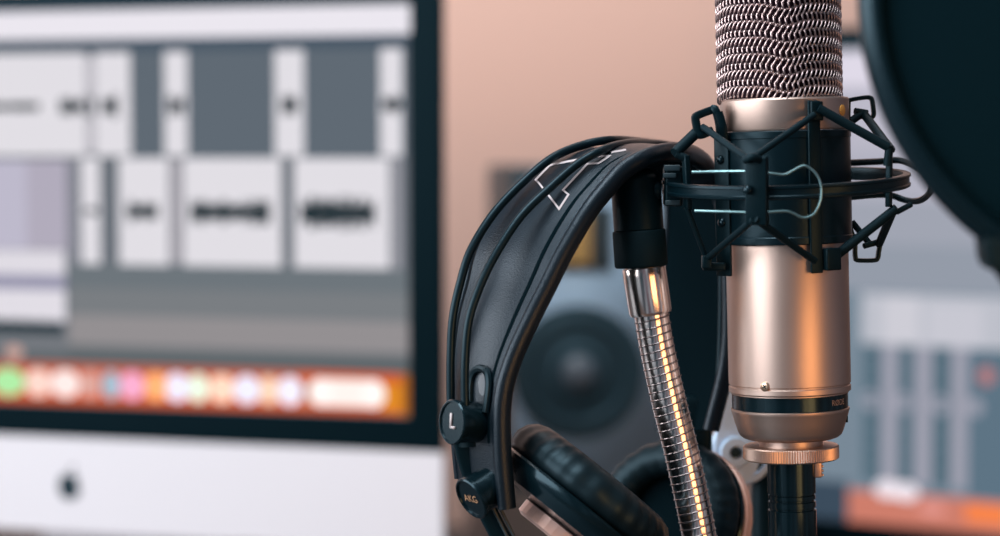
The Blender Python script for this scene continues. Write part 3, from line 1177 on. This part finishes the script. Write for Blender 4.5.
# fruit-shaped emblem with a leaf and a bite
bm = B()
lc_u, lc_v = pl.u(70, 484), pl.v(485, 70)
rl = .0112
def apple(th):
    x = math.cos(th)
    y = math.sin(th)
    r = 1 + .06 * abs(math.sin(th)) - .20 * math.exp(-((th - PI / 2) / .28) ** 2) - .09 * math.exp(-((th - 1.5 * PI) / .25) ** 2)
    r -= .32 * math.exp(-((th - .18) / .30) ** 2)
    return (x * r * .93, y * r)
pts = [apple(2 * PI * k / 64) for k in range(64)]
prism(bm, [pl.P(lc_u + a_ * rl, lc_v - .001 + b_ * rl, .0016) for a_, b_ in pts], -pl.n * .001)
leaf = [(.02, 1.12), (.10, 1.42), (.42, 1.66), (.44, 1.46), (.30, 1.22)]
prism(bm, [pl.P(lc_u + a_ * rl, lc_v - .001 + b_ * rl, .0016) for a_, b_ in leaf], -pl.n * .001)
obj('logo', bm, M['logo'], chin, label='small dark fruit emblem')
bm = B()
# tapering back shell and stand
slab(bm, pl, uL + .02, uR - .02, vb + .03, vt - .02, -.03, -.006, .008)
slab(bm, pl, uL + .12, uR - .12, vb + .08, vt - .06, -.05, -.03, .01)
obj('back_shell', bm, M['alu'], comp)
bm = B()
um = (uL + uR) / 2
pts = [pl.P(um - .09, vb + .10, -.045), pl.P(um + .09, vb + .10, -.045), pl.P(um + .10, .006, -.13), pl.P(um - .10, .006, -.13)]
prism(bm, pts, -pl.n * .006)
slab(bm, pl, um - .10, um + .10, 0, .006, -.135, .05, .001)
obj('stand', bm, M['alu'], comp)

sc_ = Screen(pl, 220, 250)
R_ = sc_.rect
R_(-150, 409, 3, 410.5, (108, 114, 122), 1)
R_(-150, 409, 3, 6, (30, 60, 80), 2)
R_(-150, 411, 8, 37, (236, 232, 240), 2)
R_(-150, 409, 37, 50, (74, 88, 102), 2)
# soft gradient of the window body from cool grey to warm grey
R_(135, 409, 50, 157, (96, 106, 116), 2)
R_(68, 409, 266, 290, (110, 118, 124), 2)
R_(68, 409, 290, 318, (122, 126, 130), 2)
R_(68, 409, 318, 348, (148, 144, 146), 2)
R_(68, 409, 348, 356, (112, 116, 120), 2)
R_(-150, 409, 356, 368, (92, 100, 104), 2)
wh = (226, 223, 229)
for x0, x1 in ((-150, 88), (97, 132), (166, 189), (276, 305), (381, 403)):
    R_(x0, x1, 51, 156, wh, 3)
R_(89, 96, 55, 152, (196, 192, 200), 3)
for x0, x1 in ((82, 101), (120, 170), (184, 282), (295, 390)):
    R_(x0, x1, 158, 266, wh, 3)
R_(172, 182, 160, 264, (168, 164, 172), 3)
R_(392, 402, 158, 266, (150, 150, 158), 3)
# waveforms
dk = (4, 34, 42)
for x0, x1, a in ((-120, 40, 2.2), (62, 84, 4), (90, 94, 6), (104, 118, 5), (170, 186, 4.0), (283, 299, 4.2), (384, 402, 4)):
    R_(x0, x1, 105.5 - a * .9, 105.5 + a * .9, dk, 4)
    x = x0
    while x < x1:
        h = 2.1 * a * random.uniform(.6, 1.25)
        R_(x, x + 2.2, 105.5 - h, 105.5 + h, dk, 4)
        x += 2.7
for x0, x1, a in ((86, 98, 2.0), (128, 158, 5), (191, 270, 5.2), (301, 376, 6.5)):
    R_(x0, x1, 212 - a * .9, 212 + a * .9, dk, 4)
    x = x0
    while x < x1:
        h = 2.0 * a * random.uniform(.6, 1.3)
        R_(x, x + 2.2, 212 - h, 212 + h, dk, 4)
        x += 2.6
# track list at the left
R_(-150, 68, 160, 252, (178, 172, 188), 3)
R_(-150, 28, 160, 252, (190, 186, 204), 4)
R_(68, 80, 158, 266, (130, 132, 142), 3)
R_(-150, 66, 253, 278, (224, 220, 228), 4)
R_(-150, 66, 278, 293, (150, 148, 172), 4)
R_(-150, 66, 293, 326, (226, 222, 230), 4)
R_(-150, 63, 324, 340, (18, 44, 54), 4)
R_(-150, 68, 337, 358, (116, 120, 126), 4)
# dock
R_(-150, 402, 368, 409, (214, 96, 56), 3)
R_(400, 409, 368, 409, (176, 104, 36), 3)
R_(382, 402, 378, 405, (226, 140, 40), 4)
R_(-150, 300, 369, 373, (180, 110, 96), 4)
ic = [(-60, 14, (230, 220, 225)), (-25, 13, (230, 190, 170)), (8, 17, (168, 226, 160)), (38, 13, (244, 208, 196)), (65, 15, (246, 226, 222)), (90, 10, (212, 160, 150)), (111, 9, (158, 184, 200)), (132, 13, (240, 168, 200)), (156, 12, (255, 176, 116)),
      (177, 13, (236, 232, 252)), (198, 11, (232, 244, 222)), (222, 13, (255, 214, 190)), (247, 14, (234, 232, 250)), (269, 10, (244, 208, 180)), (290, 13, (238, 234, 250))]
for x, r, col in ic:
    sc_.disc(x, 388.5, r, 14.5, col, 5, 1.15)
R_(322, 374, 375, 402, (250, 238, 232), 5, 1.1)
for x in (321, 374):
    sc_.disc(x, 388.5, 12, 14, (252, 242, 238), 6, 1.15)
R_(300, 312, 377, 403, (196, 120, 90), 4)
sc_.disc(14, 358, 9, 7, (206, 168, 158), 5)
sc_.build('screen', comp, 'lit display with pale clips, dark waveforms and an orange icon row')

# --- second screen at the right
pr = Plane(900, 268, 2.42, math.radians(33))
mon = thing('computer_monitor', 'dark-rimmed monitor showing a pale mixer window behind the pop filter', 'monitor', Vector((pr.P(.1, 0, -.2).x, pr.P(.1, 0, -.2).y, 0)))
u0, u1 = pr.u(790), pr.u(1260)
v0, v1 = pr.v(533, 850), pr.v(40, 850)
bm = B()
slab(bm, pr, u0 - .014, u1 + .014, v0 - .02, v1 + .013, -.02, 0, .002)
obj('bezel', bm, M['glass'], mon, label='black border')
bm = B()
um = (u0 + u1) / 2
slab(bm, pr, um - .04, um + .04, .01, v0 + .2, -.06, -.02, .004)
slab(bm, pr, um - .12, um + .12, 0, .012, -.16, .04, .003)
obj('stand', bm, M['alu'], mon)
s2_ = Screen(pr, 900, 300)
R2 = s2_.rect
R2(790, 1260, 47, 526, (120, 136, 150), 1)
R2(790, 1260, 50, 86, (224, 218, 232), 2)
R2(790, 1260, 86, 150, (186, 184, 198), 2)
R2(790, 1260, 150, 200, (176, 176, 190), 2)
R2(790, 1260, 200, 245, (160, 164, 177), 2)
R2(790, 1260, 245, 292, (148, 155, 168), 2)
R2(862, 1040, 294, 345, (190, 192, 202), 3)
R2(884, 920, 297, 345, (206, 205, 214), 4)
R2(928, 984, 302, 345, (200, 200, 210), 4)
for x0, x1 in ((865, 882), (900, 915), (934, 952)):
    R2(x0, x1, 345, 484, (86, 110, 124), 3)
R2(970, 1045, 345, 492, (94, 116, 132), 3)
R2(1060, 1240, 200, 480, (110, 128, 140), 3)
for x0, x1 in ((883, 899), (916, 933), (953, 969)):
    R2(x0, x1, 345, 484, (160, 160, 174), 4)
for x in (872, 905, 942, 977):
    s2_.disc(x, 402, 8, 9, (156, 158, 172), 5)
s2_.disc(988, 371, 8, 9, (186, 126, 128), 5)
for k, yy in enumerate(range(352, 480, 16)):
    for x0, x1 in ((868, 879), (903, 912), (938, 948)):
        R2(x0, x1, yy, yy + 2, (60, 86, 98), 6)
R2(790, 850, 486, 526, (60, 76, 92), 2)
R2(850, 1260, 493, 526, (206, 126, 108), 3)
R2(968, 1010, 497, 516, (250, 134, 76), 4)
R2(1010, 1260, 497, 520, (230, 150, 120), 4)
s2_.disc(890, 490, 13, 9, (238, 228, 236), 5, 1.1)
s2_.disc(908, 491, 13, 9, (238, 228, 236), 6, 1.1)
s2_.disc(935, 506, 14, 7, (226, 150, 140), 5)
s2_.build('screen', mon, 'lit display with mixer columns and an orange icon row')

# ------------------------------------------------------------------ studio loudspeaker
YS = 2.22
us = YS / F
spc = at(600, 330, YS)
ps = Plane(600, 330, YS, math.radians(-6))
z0, z1 = at(588, 492, YS).z, at(588, 166, YS).z
spk = thing('studio_speaker', 'grey two-way studio loudspeaker with amber ribbon tweeter seen through the headphone loop', 'speaker', Vector((spc.x, YS + .1, z0)))
W = 88 * us
bm = B()
slab(bm, ps, -W, W, z0, z1, -.24, -.012, .004)
obj('cabinet', bm, M['cabinet'], spk)
bm = B()
ch = .03
poly = [(-W + ch, z0), (W - ch, z0), (W, z0 + ch), (W, z1 - ch), (W - ch, z1), (-W + ch, z1), (-W, z1 - ch), (-W, z0 + ch)]
prism(bm, [ps.P(u_, v_, 0) for u_, v_ in poly], -ps.n * .012)
bf = obj('baffle', bm, M['baffle'], spk, label='grey front panel with cut corners')
bm = B()
cw = ps.P(ps.u(578, 372), at(578, 372, YS).z, 0)
mS = axis_matrix(cw, ps.n)
k = .86 * us
lathe(bm, [(78 * k, -.001), (78 * k, .003), (72 * k, .004), (69 * k, .003)], mS, 64)
lathe(bm, [(69 * k, .003), (64 * k, .006), (57 * k, .006), (52 * k, .001), (20 * k, -.004 + .012), (20 * k, .004)], mS, 64)
wf = obj('woofer', bm, M['cone'], spk, label='dark round cone')
bm = B()
lathe(bm, [(19 * us, .004), (18 * us, .008), (14 * us, .012), (8 * us, .015), (0, .016)], mS, 40)
obj('dust_cap', bm, M['dome'], wf)
bm = B()
a_, b_ = ps.u(556, 240), ps.u(612, 240)
slab(bm, ps, a_, b_, at(588, 270, YS).z, at(588, 206, YS).z, 0, .003, .001)
tw = obj('tweeter', bm, M['cabinet'], spk, label='dark tweeter plate')
bm = B()
a_, b_ = ps.u(562, 240), ps.u(590, 240)
nb = 9
for k in range(nb):
    ua = a_ + (b_ - a_) * (k + .08) / nb
    ub_ = a_ + (b_ - a_) * (k + .92) / nb
    slab(bm, ps, ua, ub_, at(588, 264, YS).z, at(588, 214, YS).z, .003, .005, .0005)
obj('ribbon', bm, M['amber'], tw, label='amber ribbon')
bm = B()
slab(bm, ps, -W - .02, W + .02, 0, z0, -.26, .0, .003)
rs = obj('speaker_riser', bm, M['riser'])
rs['label'] = 'plain wooden riser block under the grey loudspeaker'
rs['category'] = 'riser'

# ------------------------------------------------------------------ light
def area(name, loc, target, size, energy, col, sy=None):
    ld = bpy.data.lights.new(name, 'AREA')
    ld.shape = 'RECTANGLE'
    ld.size = size
    ld.size_y = sy or size
    ld.energy = energy
    ld.color = col
    o = bpy.data.objects.new(name, ld)
    C.objects.link(o)
    o.location = loc
    d = Vector(target) - Vector(loc)
    o.rotation_euler = d.to_track_quat('-Z', 'Y').to_euler()
    return o
area('window_light', (-2.0, 0.55, 0.95), (0.1, 1.2, 0.4), 2.8, 66, (1.0, 0.97, 0.98), 1.5)
area('warm_lamp', (0.75, 0.045, 0.33), (0.12, 1.06, 0.36), 0.48, 4.4, (1.0, 0.46, 0.17), 0.46)
area('overhead_fill', (-0.5, 0.6, 2.3), (0.0, 1.7, 0.3), 1.2, 42, (0.95, 0.98, 1.0))  # added soft fill from above for chin, leather, baffle and bracket
area('wall_fill', (0.1, 1.9, 1.9), (0.05, 2.8, 0.75), 0.8, 11, (1.0, 0.90, 0.87))  # added unseen light that only brightens the back wall

w = bpy.data.worlds.new('world')
S.world = w
w.use_nodes = True
nt = w.node_tree
bg = nt.nodes['Background']
tc = nt.nodes.new('ShaderNodeTexCoord')
mp = nt.nodes.new('ShaderNodeMapping')
mp.inputs['Scale'].default_value = (2.6, 2.6, 0.5)
nz = nt.nodes.new('ShaderNodeTexNoise')
nz.inputs['Scale'].default_value = 1.6
nz.inputs['Detail'].default_value = 2
rm = nt.nodes.new('ShaderNodeValToRGB')
e = rm.color_ramp.elements
e[0].position, e[0].color = 0.36, (0.006, 0.03, 0.045, 1)
e[1].position, e[1].color = 0.66, (0.62, 0.70, 0.78, 1)
for p, c in ((0.45, (0.05, 0.12, 0.16, 1)), (0.50, (0.26, 0.12, 0.14, 1)), (0.56, (0.26, 0.34, 0.42, 1))):
    q = rm.color_ramp.elements.new(p)
    q.color = c
nt.links.new(tc.outputs['Generated'], mp.inputs['Vector'])
nt.links.new(mp.outputs['Vector'], nz.inputs['Vector'])
nt.links.new(nz.outputs['Fac'], rm.inputs['Fac'])
nt.links.new(rm.outputs['Color'], bg.inputs['Color'])
bg.inputs['Strength'].default_value = 0.5
